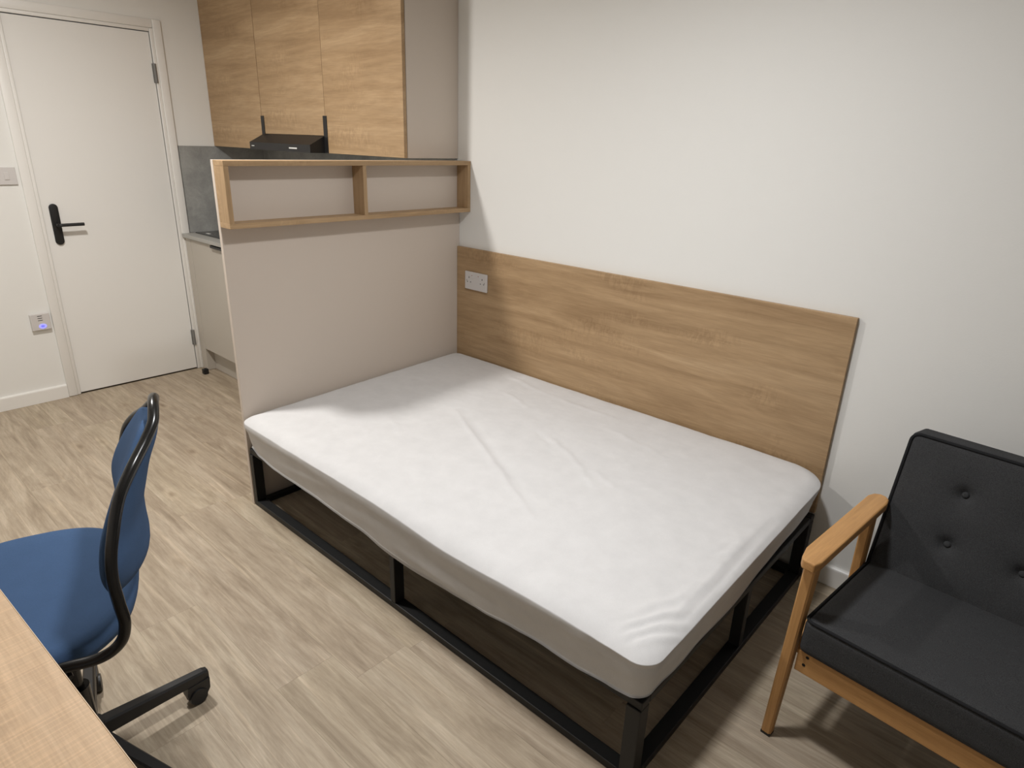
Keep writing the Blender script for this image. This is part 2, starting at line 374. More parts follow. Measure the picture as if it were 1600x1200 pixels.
# ------------------------------------------------------------------ kitchen
YU = -0.326; ZU = 1.3917; XC = -0.012
UD1, UD2 = -0.6211, -1.2444
ZT = 2.36
def wall_cab(label, x0, x1, zdoor, side_mat=None, zbody=ZU):
    t = thing('wall_cabinet', label, 'cabinet', (x0, 0, zbody), 0, 'kitchen wall cabinets')
    w_ = x1 - x0
    box('body', (0.0005, YU + T + 0.002, 0), (w_ - 0.0005, -0.001, ZT - zbody), 'beige', t)
    box('door', (0.0012, YU, zdoor - zbody), (w_ - (0.0045 if x1 == UD2 else 0.0012), YU + T, ZT - zbody), 'oak_x', t, 0.0008, 1, label='oak laminate door with horizontal grain')
    return t
wall_cab('oak-fronted wall cabinet against the door wall, left of the cooker hood', KX + 0.001, UD2, ZU)
wall_cab('oak-fronted wall cabinet above the cooker hood, shortest of the three', UD2, UD1, 1.474, zbody=1.476)
wall_cab('oak-fronted wall cabinet with beige side, nearest the bed', UD1, XC, ZU)
hood = thing('cooker_hood', 'black cooker hood under the middle oak wall cabinet', 'cooker hood', ((UD1 + UD2) / 2, 0, ZU))
hw = (UD1 - UD2) / 2 - 0.002
box('body', (-hw, YU + 0.004, 0.002), (hw, -0.012, 0.083), 'plastic_black', hood)
bm = bmesh.new()   # visor with a sloping top
loft(bm, [[(x, YU - 0.0005, 0.0), (x, YU - 0.086, 0.0), (x, YU - 0.086, 0.037), (x, YU - 0.078, 0.041), (x, YU - 0.0005, 0.081)] for x in (-hw, hw - 0.012)])
vis = obj('visor', bm, 'plastic_black', hood)
box('badge', (0.100, YU - 0.0872, 0.014), (0.175, YU - 0.0858, 0.021), 'white_mark', vis, 0.0005, 1, label='small white maker badge')
box('switch', (-hw + 0.022, YU - 0.0872, 0.017), (-hw + 0.050, YU - 0.0858, 0.021), 'white_mark', vis, label='small white switch mark')
for x in (-hw - 0.004, hw - 0.010):  # black plates stand in for the dark gaps beside the middle door
    box('dark_gap_strip', (x - 0.004, YU - 0.003, 0.0), (x + 0.028, YU - 0.0004, 0.174), 'plastic_black', hood)

tag(box('splashback', (KX + 0.0006, -0.548, 0.8815), (KX + 0.012, -0.0135, ZU - 0.0015), 'concrete'), 'grey concrete-look splashback on the door wall', 'splashback')
tag(box('splashback', (KX + 0.0006, -0.0125, 0.8815), (-T - 0.001, -0.0006, ZU - 0.0015), 'concrete'), 'shadowed grey splashback on the long wall below the wall cabinets', 'splashback')
tag(box('worktop', (KX + 0.0165, -0.603, 0.858), (-T - 0.001, -0.0008, 0.8805), 'worktop', None, 0.002, 2), 'slim grey worktop beside the door', 'worktop')
hob = thing('hob', 'black ceramic glass hob set on the grey worktop', 'hob', (-1.535, -0.30, 0.8808))
box('glass', (-0.29, -0.23, 0.0), (0.29, 0.23, 0.005), 'glass_black', hob, 0.002, 2)
for (x, y_, r) in ((-0.14, -0.09, 0.09), (0.13, 0.10, 0.09), (-0.14, 0.11, 0.07), (0.13, -0.10, 0.07)):
    bm = bmesh.new(); n = 32
    loft(bm, [[(x + rr * math.cos(2 * PI * k / n), y_ + rr * math.sin(2 * PI * k / n), z) for k in range(n)] for rr, z in ((r, 0.005), (r, 0.0055), (r - 0.003, 0.0055), (r - 0.003, 0.005))], False)
    obj('ring_mark', bm, 'steel', hob)
box('control', (-0.20, -0.205, 0.005), (-0.16, -0.19, 0.0062), 'white_mark', hob, label='small painted white glint on the glass')  # white patch painted as a glint on the hob glass

def base_cab(label, x0, x1, doors):
    t = thing('base_cabinet', label, 'cabinet', (x0, 0, 0), 0, 'kitchen base cabinets')
    w_ = x1 - x0
    box('body', (0.001, -0.565, 0.148), (w_ - 0.001, -0.014, 0.857), 'beige_k', t)
    n = doors; dw = w_ / n
    for i in range(n):
        d = box('door', (i * dw + 0.0015, -0.586, 0.150), ((i + 1) * dw - 0.0015, -0.5665, 0.852), 'beige_k', t, 0.0008, 1)
        hx = i * dw + dw * 0.52
        bm = bmesh.new(); bbox(bm, (hx, -0.604, 0.8525), (hx + 0.16, -0.570, 0.8545)); bbox(bm, (hx, -0.604, 0.839), (hx + 0.16, -0.6015, 0.8545))
        obj('handle', bm, 'black', d, label='black edge pull')
    box('plinth', (0.0, -0.535, 0.002), (w_, -0.520, 0.1475), 'beige_k', t)
    return t
base_cab('pale grey-beige base cabinet beside the door', -1.775, -1.195, 1)
base_cab('pale base cabinet behind the bed partition, next to the one by the door', -1.194, -T - 0.003, 2)
fp = tag(box('filler_panel', (KX + 0.0165, -0.586, 0.002), (-1.777, -0.5, 0.856), 'beige_k', None, 0.0008, 1), 'narrow pale upright panel between the base cabinet and the door', 'panel')
ds = thing('door_stop', 'small black rubber block on the floor below the filler panel', 'door stop', (-1.722, -0.628, 0.001))
box('rubber_block', (-0.016, -0.016, 0.0), (0.016, 0.016, 0.034), 'plastic_black', ds, 0.004, 2)
bm = bmesh.new(); cyl(bm, (0, 0, 0.033), (0, 0, 0.0355), 0.006, seg=12); obj('screw', bm, 'dark_hole', ds)

# ------------------------------------------------------------------ partition, shelf, headboard
tag(box('partition_panel', (-T, -W, 0.001), (0.0, -0.001, ZS1), 'beige', None, 0.0008, 1), 'tall beige panel between the bed and the kitchen', 'partition')
sh = thing('wall_shelf', 'oak open box shelf with two bays on the beige panel above the bed', 'shelf', (0, 0, ZS0))
hs = ZS1 - ZS0
box('top_board', (0.0006, -W, hs - T), (D, -0.0015, hs), 'oak_y', sh, 0.0006, 1)
box('bottom_board', (0.0006, -W, 0.0), (D, -0.0015, T), 'oak_y', sh, 0.0006, 1)
for yy in (-W, -0.614, -0.0015 - T):
    box('upright', (0.0006, yy + 0.0002, T + 0.0002), (D - 0.0004, yy + T - 0.0002, hs - T - 0.0002), 'oak_z', sh, 0.0004, 1)

hb = tag(box('headboard', (0.001, -T, 0.262), (1.864, -0.0008, 0.980), 'oak_x', None, 0.0008, 1), 'long oak laminate headboard on the wall behind the bed', 'headboard')

# ------------------------------------------------------------------ sockets and switches
def plate_bm(w_, h_, t_, bev):
    bm = bmesh.new(); bbox(bm, (-w_ / 2, -t_, -h_ / 2), (w_ / 2, 0, h_ / 2), bev, 3); return bm
so = thing('double_socket', 'white double power socket on the oak headboard', 'socket', (0.144, -T - 0.0006, 0.8245))
obj('plate', plate_bm(0.150, 0.088, 0.010, 0.003), 'white_plastic', so)
for sx in (-0.022, 0.022):
    bm = bmesh.new(); bbox(bm, (sx - 0.0065, -0.013, 0.012), (sx + 0.0065, -0.0095, 0.031), 0.001, 1); rk = obj('rocker', bm, 'white_plastic', so)
    box('red_mark', (sx - 0.003, -0.0134, 0.027), (sx + 0.003, -0.0129, 0.029), plain('red_mark', (0.35, 0.03, 0.03, 1)), rk)
for sx in (-0.045, 0.045):
    bm = bmesh.new()
    bbox(bm, (sx - 0.002, -0.0103, 0.012), (sx + 0.002, -0.0095, 0.020)); bbox(bm, (sx - 0.0143, -0.0103, -0.008), (sx - 0.008, -0.0095, -0.0045)); bbox(bm, (sx + 0.008, -0.0103, -0.008), (sx + 0.0143, -0.0095, -0.0045))
    obj('pin_holes', bm, 'dark_hole', so)
for sx in (-0.0605, 0.0605):
    bm = bmesh.new(); cyl(bm, (sx, -0.0095, 0.0), (sx, -0.0106, 0.0), 0.0032, seg=14); obj('screw', bm, 'steel', so)

# single plates on the door wall face +x
def wall_thing(name, label, cat, yc, zc):
    t = thing(name, label, cat, (KX + 0.0006, yc, zc), PI / 2); return t    # local -y becomes +x
sw = wall_thing('light_switch', 'white square light switch left of the door', 'light switch', -1.421, 1.229)
obj('plate', plate_bm(0.086, 0.086, 0.010, 0.003), 'white_plastic', sw)
box('rocker', (-0.011, -0.0135, -0.018), (0.011, -0.0095, 0.018), 'white_plastic', sw, 0.0015, 2)
bc = wall_thing('control_plate', 'white wall control with a glowing blue light, low beside the door', 'wall control', -1.419, 0.462)
obj('plate', plate_bm(0.090, 0.090, 0.022, 0.003), 'white_plastic', bc)
for z in (0.008, 0.020, 0.032): box('vent_slot', (-0.012, -0.0226, z), (0.010, -0.0218, z + 0.003), 'dark_hole', bc)
bm = bmesh.new(); n = 28; cz = -0.024
loft(bm, [[(0.005 + r * math.cos(2 * PI * k / n), yy, cz + 0.72 * r * math.sin(2 * PI * k / n)) for k in range(n)] for r, yy in ((0.018, -0.0218), (0.018, -0.0238), (0.009, -0.0238), (0.009, -0.0218))], False)
rg = obj('lit_ring', bm, 'blue_glow', bc, label='glowing blue ring')
bm = bmesh.new(); loft(bm, [[(0.005 + 0.0085 * math.cos(2 * PI * k / n), yy, cz + 0.0055 * math.sin(2 * PI * k / n)) for k in range(n)] for yy in (-0.0218, -0.0236)])
obj('led', bm, 'blue_led', rg)

# ------------------------------------------------------------------ bed frame
L = 1.868; FY = -1.188; HB = 0.262
bf = thing('bed_frame', 'black steel bed frame under the white mattress', 'bed frame', (0, 0, 0))
A, B2 = 0.024, 0.040      # tube width, tube depth
x0, x1, y0, y1 = 0.004, L, FY, -0.022
def fr(name, lo, hi): box(name, lo, hi, 'frame', bf, 0.002, 2)
xm = 0.936
for xx in (x0, xm, x1 - A):
    pass
for (xa, xb) in ((x0, x0 + A), (xm - A / 2, xm + A / 2), (x1 - B2, x1)):
    for (ya, yb) in ((y0, y0 + B2), (y1 - B2, y1)):
        fr('post', (xa, ya, A + 0.001), (xb, yb, HB - A))
for (ya, yb) in ((y0, y0 + B2), (y1 - B2, y1)):
    fr('bottom_rail', (x0, ya, 0.001), (x1, yb, A)); fr('top_rail', (x0, ya + 0.004, HB - A + 0.001), (x1, yb, HB))
for (xa, xb) in ((x0, x0 + A), (x1 - B2, x1)):
    fr('bottom_rail', (xa, y0 + B2 + 0.001, 0.001), (xb, y1 - B2 - 0.001, A)); fr('top_rail', (xa, y0 + B2 + 0.001, HB - A + 0.001), (xb, y1 - B2 - 0.001, HB))
for xx in (x1 - B2 + 0.004,):
    fr('post', (xx, -0.575, A + 0.001), (x1 - 0.002, -0.575 + 0.03, HB - A))
for k in range(14):       # slats under the mattress
    xs = 0.08 + k * 0.128
    fr('slat', (xs, y0 + B2 + 0.0005, HB - 0.020), (xs + 0.05, y1 - B2 - 0.0005, HB - 0.004))

# ------------------------------------------------------------------ mattress in a fitted sheet
def build_mattress():
    mx0, mx1, my0, my1 = 0.012, 1.894, -1.217, -0.030
    cx, cy, hx, hy = (mx0 + mx1) / 2, (my0 + my1) / 2, (mx1 - mx0) / 2, (my1 - my0) / 2
    rt = 0.050
    def rvf(dx, dy): return 0.125 if (dx > 0 and dy > 0) else 0.055
    seg_ridges = [  # (x0,y0,x1,y1, amplitude, width)
        (0.60, -0.588, 1.02, -0.806, 0.0055, 0.0075), (0.98, -0.785, 1.34, -0.965, 0.0050, 0.008), (0.62, -0.565, 1.24, -0.885, -0.0035, 0.012),
        (1.04, -0.52, 1.14, -0.561, 0.0038, 0.008), (1.14, -0.553, 1.26, -0.626, 0.0042, 0.008), (1.31, -0.606, 1.42, -0.655, 0.0034, 0.008), (1.27, -0.63, 1.36, -0.70, 0.0034, 0.008),
        (0.97, -0.511, 1.08, -0.562, -0.0026, 0.008), (0.45, -0.127, 0.74, -0.185, 0.0030, 0.010), (0.62, -0.30, 0.78, -0.36, 0.0034, 0.008), (0.74, -0.185, 1.12, -0.200, 0.0026, 0.010), (1.15, -0.30, 1.42, -0.34, 0.0022, 0.010),
        (0.473, -0.815, 0.664, -0.912, 0.0024, 0.008), (0.35, -1.033, 0.49, -1.095, 0.0024, 0.008), (0.42, -0.92, 0.60, -1.0, 0.0018, 0.009), (0.95, -1.08, 1.05, -1.13, 0.002, 0.009),
        # tension folds into the near corner
        (1.775, -1.165, 1.860, -0.995, 0.0060, 0.007), (1.800, -1.178, 1.872, -1.045, 0.0058, 0.0065), (1.828, -1.190, 1.880, -1.085, 0.0056, 0.006), (1.75, -1.15, 1.835, -0.96, 0.0036, 0.008),
        (1.787, -1.172, 1.866, -1.02, -0.0048, 0.006), (1.814, -1.184, 1.876, -1.065, -0.0048, 0.006),
        (1.815, -1.023, 1.832, -0.88, 0.0026, 0.008), (1.829, -0.792, 1.836, -0.615, 0.0036, 0.007), (1.800, -0.74, 1.825, -0.60, 0.0028, 0.008),
        (1.868, -1.06, 1.862, -0.45, -0.0060, 0.0055), (1.852, -1.02, 1.846, -0.55, 0.0022, 0.008)]
    def ridge(x, y):
        h = 0.0
        for (a, b, c, d, amp, wd) in seg_ridges:
            dx, dy = c - a, d - b; l2 = dx * dx + dy * dy; t = ((x - a) * dx + (y - b) * dy) / l2
            if t < -0.1 or t > 1.1: continue
            tt = min(1, max(0, t)); px, py = a + tt * dx - x, b + tt * dy - y
            wob = 0.010 * noise.noise((t * 4.0, a * 9.0, amp * 500)); nx, ny = -dy / math.sqrt(l2), dx / math.sqrt(l2)
            px += nx * wob; py += ny * wob; d2 = px * px + py * py
            env = math.sin(PI * min(1, max(0, (t + 0.1) / 1.2))) ** 0.7
            if d2 < (4 * wd) ** 2: h += amp * env * math.exp(-d2 / (2 * wd * wd))
        return h
    def topz(x, y):
        s = (x - mx0) / (mx1 - mx0); t = (y - my0) / (my1 - my0)
        z = 0.415 + 0.032 * t                                        # a little higher along the wall
        z += 0.010 * math.sin(PI * s) * math.sin(PI * t)
        z -= 0.016 * math.exp(-((x - 1.22) / 0.22) ** 2) * math.exp(-t / 0.12)   # sag at the front edge
        z -= 0.002 * max(0, s - 0.86) / 0.14
        z += 0.0030 * noise.noise((x * 2.6, y * 2.6, 1.3)) + 0.0012 * noise.noise((x * 8, y * 14, 4.1)) + 0.0006 * noise.noise((x * 30, y * 34, 2.2)) + 0.0004 * noise.noise((x * 62 + 3 * noise.noise((x * 9, y * 9, 0)), y * 58, 8.2))
        return z + ridge(x, y)
    def planmap(x, y):
        dx, dy = x - cx, y - cy; rv = rvf(dx, dy)
        qx = max(-(hx - rv), min(hx - rv, dx)); qy = max(-(hy - rv), min(hy - rv, dy))
        ex, ey = dx - qx, dy - qy; l = math.hypot(ex, ey)
        if ex != 0 and ey != 0: k = max(abs(ex), abs(ey)) / l; ex *= k; ey *= k
        edge = rv - max(abs(ex), abs(ey)) if (ex != 0) ^ (ey != 0) else rv - math.hypot(ex, ey)
        if ex == 0 and ey == 0: edge = min(hx - abs(dx), hy - abs(dy))
        return cx + qx + ex, cy + qy + ey, edge
    def dist(n):      # parameter values, dense near both ends
        out = []
        for i in range(n + 1):
            u = i / n; out.append(u)
        return out
    def axis_vals(a, b, n):
        m = 0.052; vals = [a + m * (1 - math.cos(PI / 2 * i / 7)) for i in range(7)]
        vals += [a + m + (b - a - 2 * m) * i / n for i in range(n + 1)]
        vals += [b - m * (1 - math.cos(PI / 2 * i / 7)) for i in range(6, -1, -1)]
        return vals
    X = axis_vals(mx0, mx1, 210); Y = axis_vals(my0, my1, 136)
    bm = bmesh.new(); G = []
    for x in X:
        r = []
        for y in Y:
            px, py, e = planmap(x, y); z = topz(px, py)
            if e < rt: z -= 0.0175 * (1 - e / rt) ** 2.0
            r.append(bm.verts.new((px, py, z)))
        G.append(r)
    nx, ny = len(X), len(Y)
    for i in range(nx - 1):
        for j in range(ny - 1): bm.faces.new((G[i][j], G[i + 1][j], G[i + 1][j + 1], G[i][j + 1]))
    loop = [G[i][0] for i in range(nx)] + [G[nx - 1][j] for j in range(1, ny)] + [G[i][ny - 1] for i in range(nx - 2, -1, -1)] + [G[0][j] for j in range(ny - 2, 0, -1)]
    hem_front = [(0.0, 0.300), (0.057, 0.285), (0.114, 0.266), (0.234, 0.250), (0.37, 0.248), (0.50, 0.247), (0.626, 0.241), (0.777, 0.236), (0.915, 0.221), (1.044, 0.214), (1.22, 0.228), (1.353, 0.234), (1.473, 0.251), (1.585, 0.256), (1.688, 0.255), (1.782, 0.265), (1.9, 0.280)]
    hem_end = [(-1.3, 0.283), (-1.143, 0.281), (-1.049, 0.275), (-0.916, 0.279), (-0.721, 0.274), (-0.512, 0.300), (-0.312, 0.312), (-0.05, 0.33)]
    def interp(tab, v):
        if v <= tab[0][0]: return tab[0][1]
        for (a, b), (c, d) in zip(tab, tab[1:]):
            if v <= c: t = (v - a) / (c - a); t = t * t * (3 - 2 * t); return b + (d - b) * t
        return tab[-1][1]
    prev = loop; nlev = 16
    out_n = []
    for v in loop:
        dx, dy = v.co.x - cx, v.co.y - cy; rv = rvf(dx, dy) + 0.0005
        qx = max(-(hx - rv), min(hx - rv, dx)); qy = max(-(hy - rv), min(hy - rv, dy)); n = Vector((dx - qx, dy - qy, 0)); out_n.append(n.normalized() if n.length > 0 else Vector((0, 0, 0)))
    rings = [loop]
    for lv in range(1, nlev + 4):
        ring = []
        for v, n in zip(loop, out_n):
            x, y, z0 = v.co; wf = max(0, -n.y) ** 2; we = max(0, n.x) ** 2; wo = max(0, 1 - wf - we)
            hem = 0.004 * noise.noise((x * 9, y * 9, 0.7)) + wf * interp(hem_front, x) + we * interp(hem_end, y) + wo * 0.275
            if lv <= nlev:
                t = (lv / nlev) ** 1.35; z = z0 + (hem - z0) * t
                o = 0.004 * math.sin(PI * min(1, t * 3.0)) * (wf + 0.6 * we)
                o += (wf + we) * (0.0030 * noise.noise((x * 4.0 + 3 * t, y * 4.0, t * 2.2)) + 0.0010 * noise.noise((x * 11.0 + 7 * t, y * 11, t * 6.0 + 3))) * math.sin(PI * t) ** 0.5
                o -= (0.0235 * wf + 0.020 * (1 - wf)) * t
                # puckered fold that crosses the front near the middle
                if wf > 0.5:
                    zz = 0.262 + 0.05 * (1.02 - x); o += 0.0055 * math.exp(-((z - zz) / 0.012) ** 2) * max(0, 1 - abs(x - 1.16) / 0.30)
                    zz = 0.300 - 0.03 * (x - 1.3); o -= 0.004 * math.exp(-((z - zz) / 0.014) ** 2) * max(0, 1 - abs(x - 1.35) / 0.4)
                # dent beneath the near corner
                cd = math.hypot(x - 1.855, y + 1.165)
                if cd < 0.16: o -= 0.012 * math.exp(-((t - 0.16) / 0.10) ** 2) * (1 - cd / 0.16)
                ring.append(bm.verts.new((x + n.x * o, y + n.y * o, z)))
            else:
                k = lv - nlev; ins = (0.012, 0.045, 0.10)[k - 1]
                ring.append(bm.verts.new((x - n.x * (ins + 0.006), y - n.y * (ins + 0.006), (max(hem, HB) + 0.002 if k > 1 else hem + 0.002 + 0.0))))
        rings.append(ring)
    nl = len(loop)
    for Aa, Bb in zip(rings, rings[1:]):
        for k in range(nl): bm.faces.new((Aa[k], Bb[k], Bb[(k + 1) % nl], Aa[(k + 1) % nl]))
    bm.faces.new(rings[-1])
    o = obj('mattress', bm, 'sheet', None, True)
    return tag(o, 'thick mattress in a creased white fitted sheet on the black bed frame', 'mattress')
build_mattress()

# ------------------------------------------------------------------ sofa
SO = thing('sofa', 'small charcoal button-back sofa with honey wood arms', 'sofa', (2.043, -0.794, 0.0), math.radians(-5.5))
SW = 1.24     # overall width between outer arm faces
def arm_outline(m):
    p = [(-0.008, 0.030), (0.002, -0.016), (0.010, -0.030), (0.040, -0.032), (0.046, -0.006), (0.045, 0.412), (0.040, 0.438), (0.028, 0.452), (0.012, 0.455), (-0.002, 0.445), (-0.010, 0.420)]
    return p if not m else [(SW - 0.02 - x, y) for x, y in p][::-1]
def legloft(name, a, b, wa, da, wb, db):
    bm = bmesh.new(); rings = []
    for (c, w_, d_) in ((a, wa, da), (b, wb, db)):
        ch = 0.004; X_, Y_ = w_ / 2, d_ / 2
        rings.append([(c[0] + x, c[1] + y, c[2]) for x, y in ((-X_, -Y_ + ch), (-X_ + ch, -Y_), (X_ - ch, -Y_), (X_, -Y_ + ch), (X_, Y_ - ch), (X_ - ch, Y_), (-X_ + ch, Y_), (-X_, Y_ - ch))])
    loft(bm, rings); return obj(name, bm, 'beech_z', SO)
for m in (False, True):
    sx = (lambda x: SW - 0.02 - x) if m else (lambda x: x)
    bm = bmesh.new(); prism(bm, arm_outline(m), 0.546, 0.571, 0.004, 2); obj('armrest', bm, 'beech_y', SO)
    lg = legloft('leg', (sx(0.006), 0.0, 0.009), (sx(0.022), 0.012, 0.546), 0.026, 0.026, 0.028, 0.042)
    box('foot_pad', (sx(0.006) - 0.0125, -0.0125, 0.0005), (sx(0.006) + 0.0125, 0.0125, 0.009), 'plastic_black', lg)
    lg = legloft('leg', (sx(0.010), 0.43, 0.006), (sx(0.024), 0.362, 0.546), 0.026, 0.028, 0.026, 0.040)
    box('foot_pad', (sx(0.010) - 0.010, 0.42, 0.0005), (sx(0.010) + 0.010, 0.44, 0.006), 'plastic_black', lg)
    xa, xb = sorted((sx(0.005), sx(0.027))); box('side_rail', (xa, 0.034, 0.262), (xb, 0.362, 0.318), 'beech_y', SO, 0.003, 2)
bm = bmesh.new(); bbox(bm, (0.034, 0.004, 0.236), (SW - 0.054, 0.028, 0.301), 0.003, 2); fr_ = obj('front_rail', bm, 'beech_x', SO)
box('back_rail', (0.034, 0.372, 0.246), (SW - 0.054, 0.396, 0.299), 'beech_x', SO, 0.003, 2)
for x_, z_ in ((0.060, 0.290), (0.055, 0.264)):
    bm = bmesh.new(); cyl(bm, (x_, 0.006, z_), (x_, 0.0032, z_), 0.0042, seg=12); obj('screw_hole', bm, 'dark_hole', fr_)

def cushion(name, lo, hi, r, nu, nv, disp=None, parent=None, mat='sofa', M4=None, nw=6):
    """rounded box with a fine grid, so that it can be dimpled; disp(u, v, face) offsets along the face normal"""
    bm = bmesh.new(); c = [(a + b) / 2 for a, b in zip(lo, hi)]; h = [(b - a) / 2 for a, b in zip(lo, hi)]
    N = (nu, nv, nw); cache = {}
    def vals(ax):
        hh = h[ax]; n = N[ax]; e = [-hh + r * (1 - math.cos(PI / 2 * i / 4)) for i in range(4)]
        m = [-hh + r + (2 * hh - 2 * r) * i / n for i in range(n + 1)]; return e + m + [-x for x in e[::-1]]
    V = [vals(i) for i in range(3)]
    def vert(i, j, k):
        key = (i, j, k)
        if key not in cache:
            p = Vector((V[0][i], V[1][j], V[2][k])); q = Vector([max(-(h[a] - r), min(h[a] - r, p[a])) for a in range(3)]); d = p - q
            if d.length > 1e-9:
                mx = max(abs(x) for x in d); d = d.normalized() * mx if True else d
            s = q + d
            if disp: s = s + disp(s, h)
            s = Vector((s.x + c[0], s.y + c[1], s.z + c[2]))
            if M4 is not None: s = M4 @ s
            cache[key] = bm.verts.new(s)
        return cache[key]
    n0, n1, n2 = [len(v) - 1 for v in V]
    for i in range(n0):
        for j in range(n1):
            for k in (0, n2): bm.faces.new((vert(i, j, k), vert(i + 1, j, k), vert(i + 1, j + 1, k), vert(i, j + 1, k)))
    for i in range(n0):
        for k in range(n2):
            for j in (0, n1): bm.faces.new((vert(i, j, k), vert(i + 1, j, k), vert(i + 1, j, k + 1), vert(i, j, k + 1)))
    for j in range(n1):
        for k in range(n2):
            for i in (0, n0): bm.faces.new((vert(i, j, k), vert(i, j + 1, k), vert(i, j + 1, k + 1), vert(i, j, k + 1)))
    return obj(name, bm, mat, parent, True)
# seat: slopes down a little towards the back
def seat_disp(s, h):
    crown = 0.010 * (1 - (s.x / h[0]) ** 2) * (1 - (s.y / h[1]) ** 2) if s.z > 0 else 0
    return Vector((0, 0, crown))
Sx0, Sx1 = 0.036, SW - 0.056
seatM = Matrix.Translation((0, 0, 0.352)) @ Matrix.Rotation(math.radians(-2.2), 4, 'X') @ Matrix.Translation((0, 0, -0.352))
seat = cushion('seat_cushion', (Sx0, -0.010, 0.303), (Sx1, 0.505, 0.402), 0.018, 60, 28, seat_disp, SO, 'sofa', seatM)
def rrect(x0, x1, y0, y1, r, n=6):
    out = []
    for cx, cy, a0 in ((x1 - r, y1 - r, 0), (x0 + r, y1 - r, PI / 2), (x0 + r, y0 + r, PI), (x1 - r, y0 + r, 1.5 * PI)):
        for k in range(n + 1): a = a0 + PI / 2 * k / n; out.append((cx + r * math.cos(a), cy + r * math.sin(a)))
    return out
bm = bmesh.new(); tube(bm, [seatM @ Vector((x, y, 0.3985)) for x, y in rrect(Sx0 + 0.003, Sx1 - 0.003, -0.007, 0.502, 0.02)], 0.0042, 8, True)
obj('piping', bm, 'sofa_pipe', seat, True)
# back: local frame x right, y up the cushion, z out of its front face
tilt = math.atan2(0.115, 0.383)
up = Vector((0, math.sin(tilt), math.cos(tilt))); outn = Vector((0, -math.cos(tilt), math.sin(tilt)))
Bx = Matrix(((1, 0, 0, 0), (0, up.y, outn.y, 0.400), (0, up.z, outn.z, 0.385), (0, 0, 0, 1)))
BH = 0.390; BT = 0.105
btn = []
xk = 0.197
while xk < Sx1 - 0.1:
    btn += [(xk, 0.126), (xk, 0.267)]; xk += 0.1665
def back_disp(s, h):
    rise = Vector((0, (h[2] - s.z) * 0.15 * max(0.0, s.y / h[1]) ** 6, 0))
    if s.z < h[2] * 0.5: return rise
    X_, Y_ = s.x + (Sx0 + Sx1) / 2, s.y + (BH - 0.03) / 2
    d = 0.010 * (1 - (s.x / h[0]) ** 6) * (1 - (s.y / h[1]) ** 4)
    for a, b in btn:
        r2 = (X_ - a) ** 2 + (Y_ - b) ** 2
        if r2 < 0.02: d -= 0.016 * math.exp(-r2 / (2 * 0.012 ** 2)) + 0.009 * math.exp(-r2 / (2 * 0.035 ** 2))
    return rise + Vector((0, 0, d))
back = cushion('back_cushion', (Sx0 - 0.002, -0.03, -BT), (Sx1 + 0.002, BH, 0.0), 0.016, 150, 54, back_disp, SO, 'sofa', Bx)
bm = bmesh.new(); tube(bm, [Bx @ Vector((x, y, -0.002)) for x, y in rrect(Sx0 + 0.001, Sx1 - 0.001, -0.026, BH - 0.003, 0.022)], 0.0046, 8, True)
obj('piping', bm, 'sofa_pipe', back, True)
for a, b in btn:
    bm = bmesh.new(); n = 16
    c0 = Bx @ Vector((a, b, -0.004))
    loft(bm, [[Bx @ Vector((a + r * math.cos(2 * PI * k / n), b + r * math.sin(2 * PI * k / n), z)) for k in range(n)] for r, z in ((0.0085, -0.018), (0.0095, -0.013), (0.008, -0.009), (0.0045, -0.007))])
    obj('button', bm, 'sofa', back, True)

# ------------------------------------------------------------------ desk
DK = thing('desk', 'pale oak desk in the near left corner', 'desk', (1.40, -2.144, 0.0), math.radians(3.5))
DX0, DX1, DD, DZ = -1.02, 0.42, 0.62, 0.73
box('desk_top', (DX0, -DD, DZ - 0.025), (DX1, 0.0, DZ), 'oak_desk', DK, 0.0012, 2)
box('edge_band', (DX0 + 0.002, 0.0002, DZ - 0.0245), (DX1 - 0.002, 0.0012, DZ - 0.0006), plain('pale_edge_band', (0.62, 0.47, 0.32, 1), 0.5), DK)
for xx in (DX0 + 0.04, DX1 - 0.08):
    for yy in (-DD + 0.03, -0.16):
        box('leg', (xx, yy, 0.001), (xx + 0.04, yy + 0.04, DZ - 0.026), 'black', DK, 0.002, 2)

# ------------------------------------------------------------------ swivel chair
# local x: towards the bed-side arm of the frame, local y: towards the back of the chair
CH = thing('swivel_chair', 'blue upholstered swivel chair with black tubular frame at the desk', 'chair', (0.836, -2.046, 0.0), math.radians(-21))
near = [(0.062, 0.272, 0.914), (0.086, 0.266, 0.897), (0.115, 0.246, 0.871), (0.140, 0.229, 0.853), (0.165, 0.213, 0.836), (0.195, 0.191, 0.806), (0.213, 0.178, 0.776), (0.226, 0.168, 0.743), (0.240, 0.157, 0.697), (0.250, 0.153, 0.651), (0.257, 0.156, 0.599), (0.260, 0.159, 0.551), (0.261, 0.145, 0.510), (0.259, 0.107, 0.485), (0.254, 0.038, 0.480), (0.235, -0.06, 0.462), (0.180, -0.13, 0.440), (0.09, -0.165, 0.428)]
near = [(x, y - max(0.0, 0.23 - x) * 0.075 * (1 if z > 0.6 else 0), z) for x, y, z in near]
topc = [(0.042, 0.260, 0.922), (0.0175, 0.260, 0.925), (-0.007, 0.260, 0.922)]
far = [(-x + 0.035, y, z) for x, y, z in near]
path = smooth_path([*near[::-1], *topc, *far], 8)
bm = bmesh.new(); tube(bm, path, 0.0112, 14); obj('tube_frame', bm, 'tube', CH, True)
bm = bmesh.new(); n = 72
def sup(a, b, e, k):
    t = 2 * PI * k / n; c, s = math.cos(t), math.sin(t)
    return a * math.copysign(abs(c) ** (2 / e), c), b * math.copysign(abs(s) ** (2 / e), s)
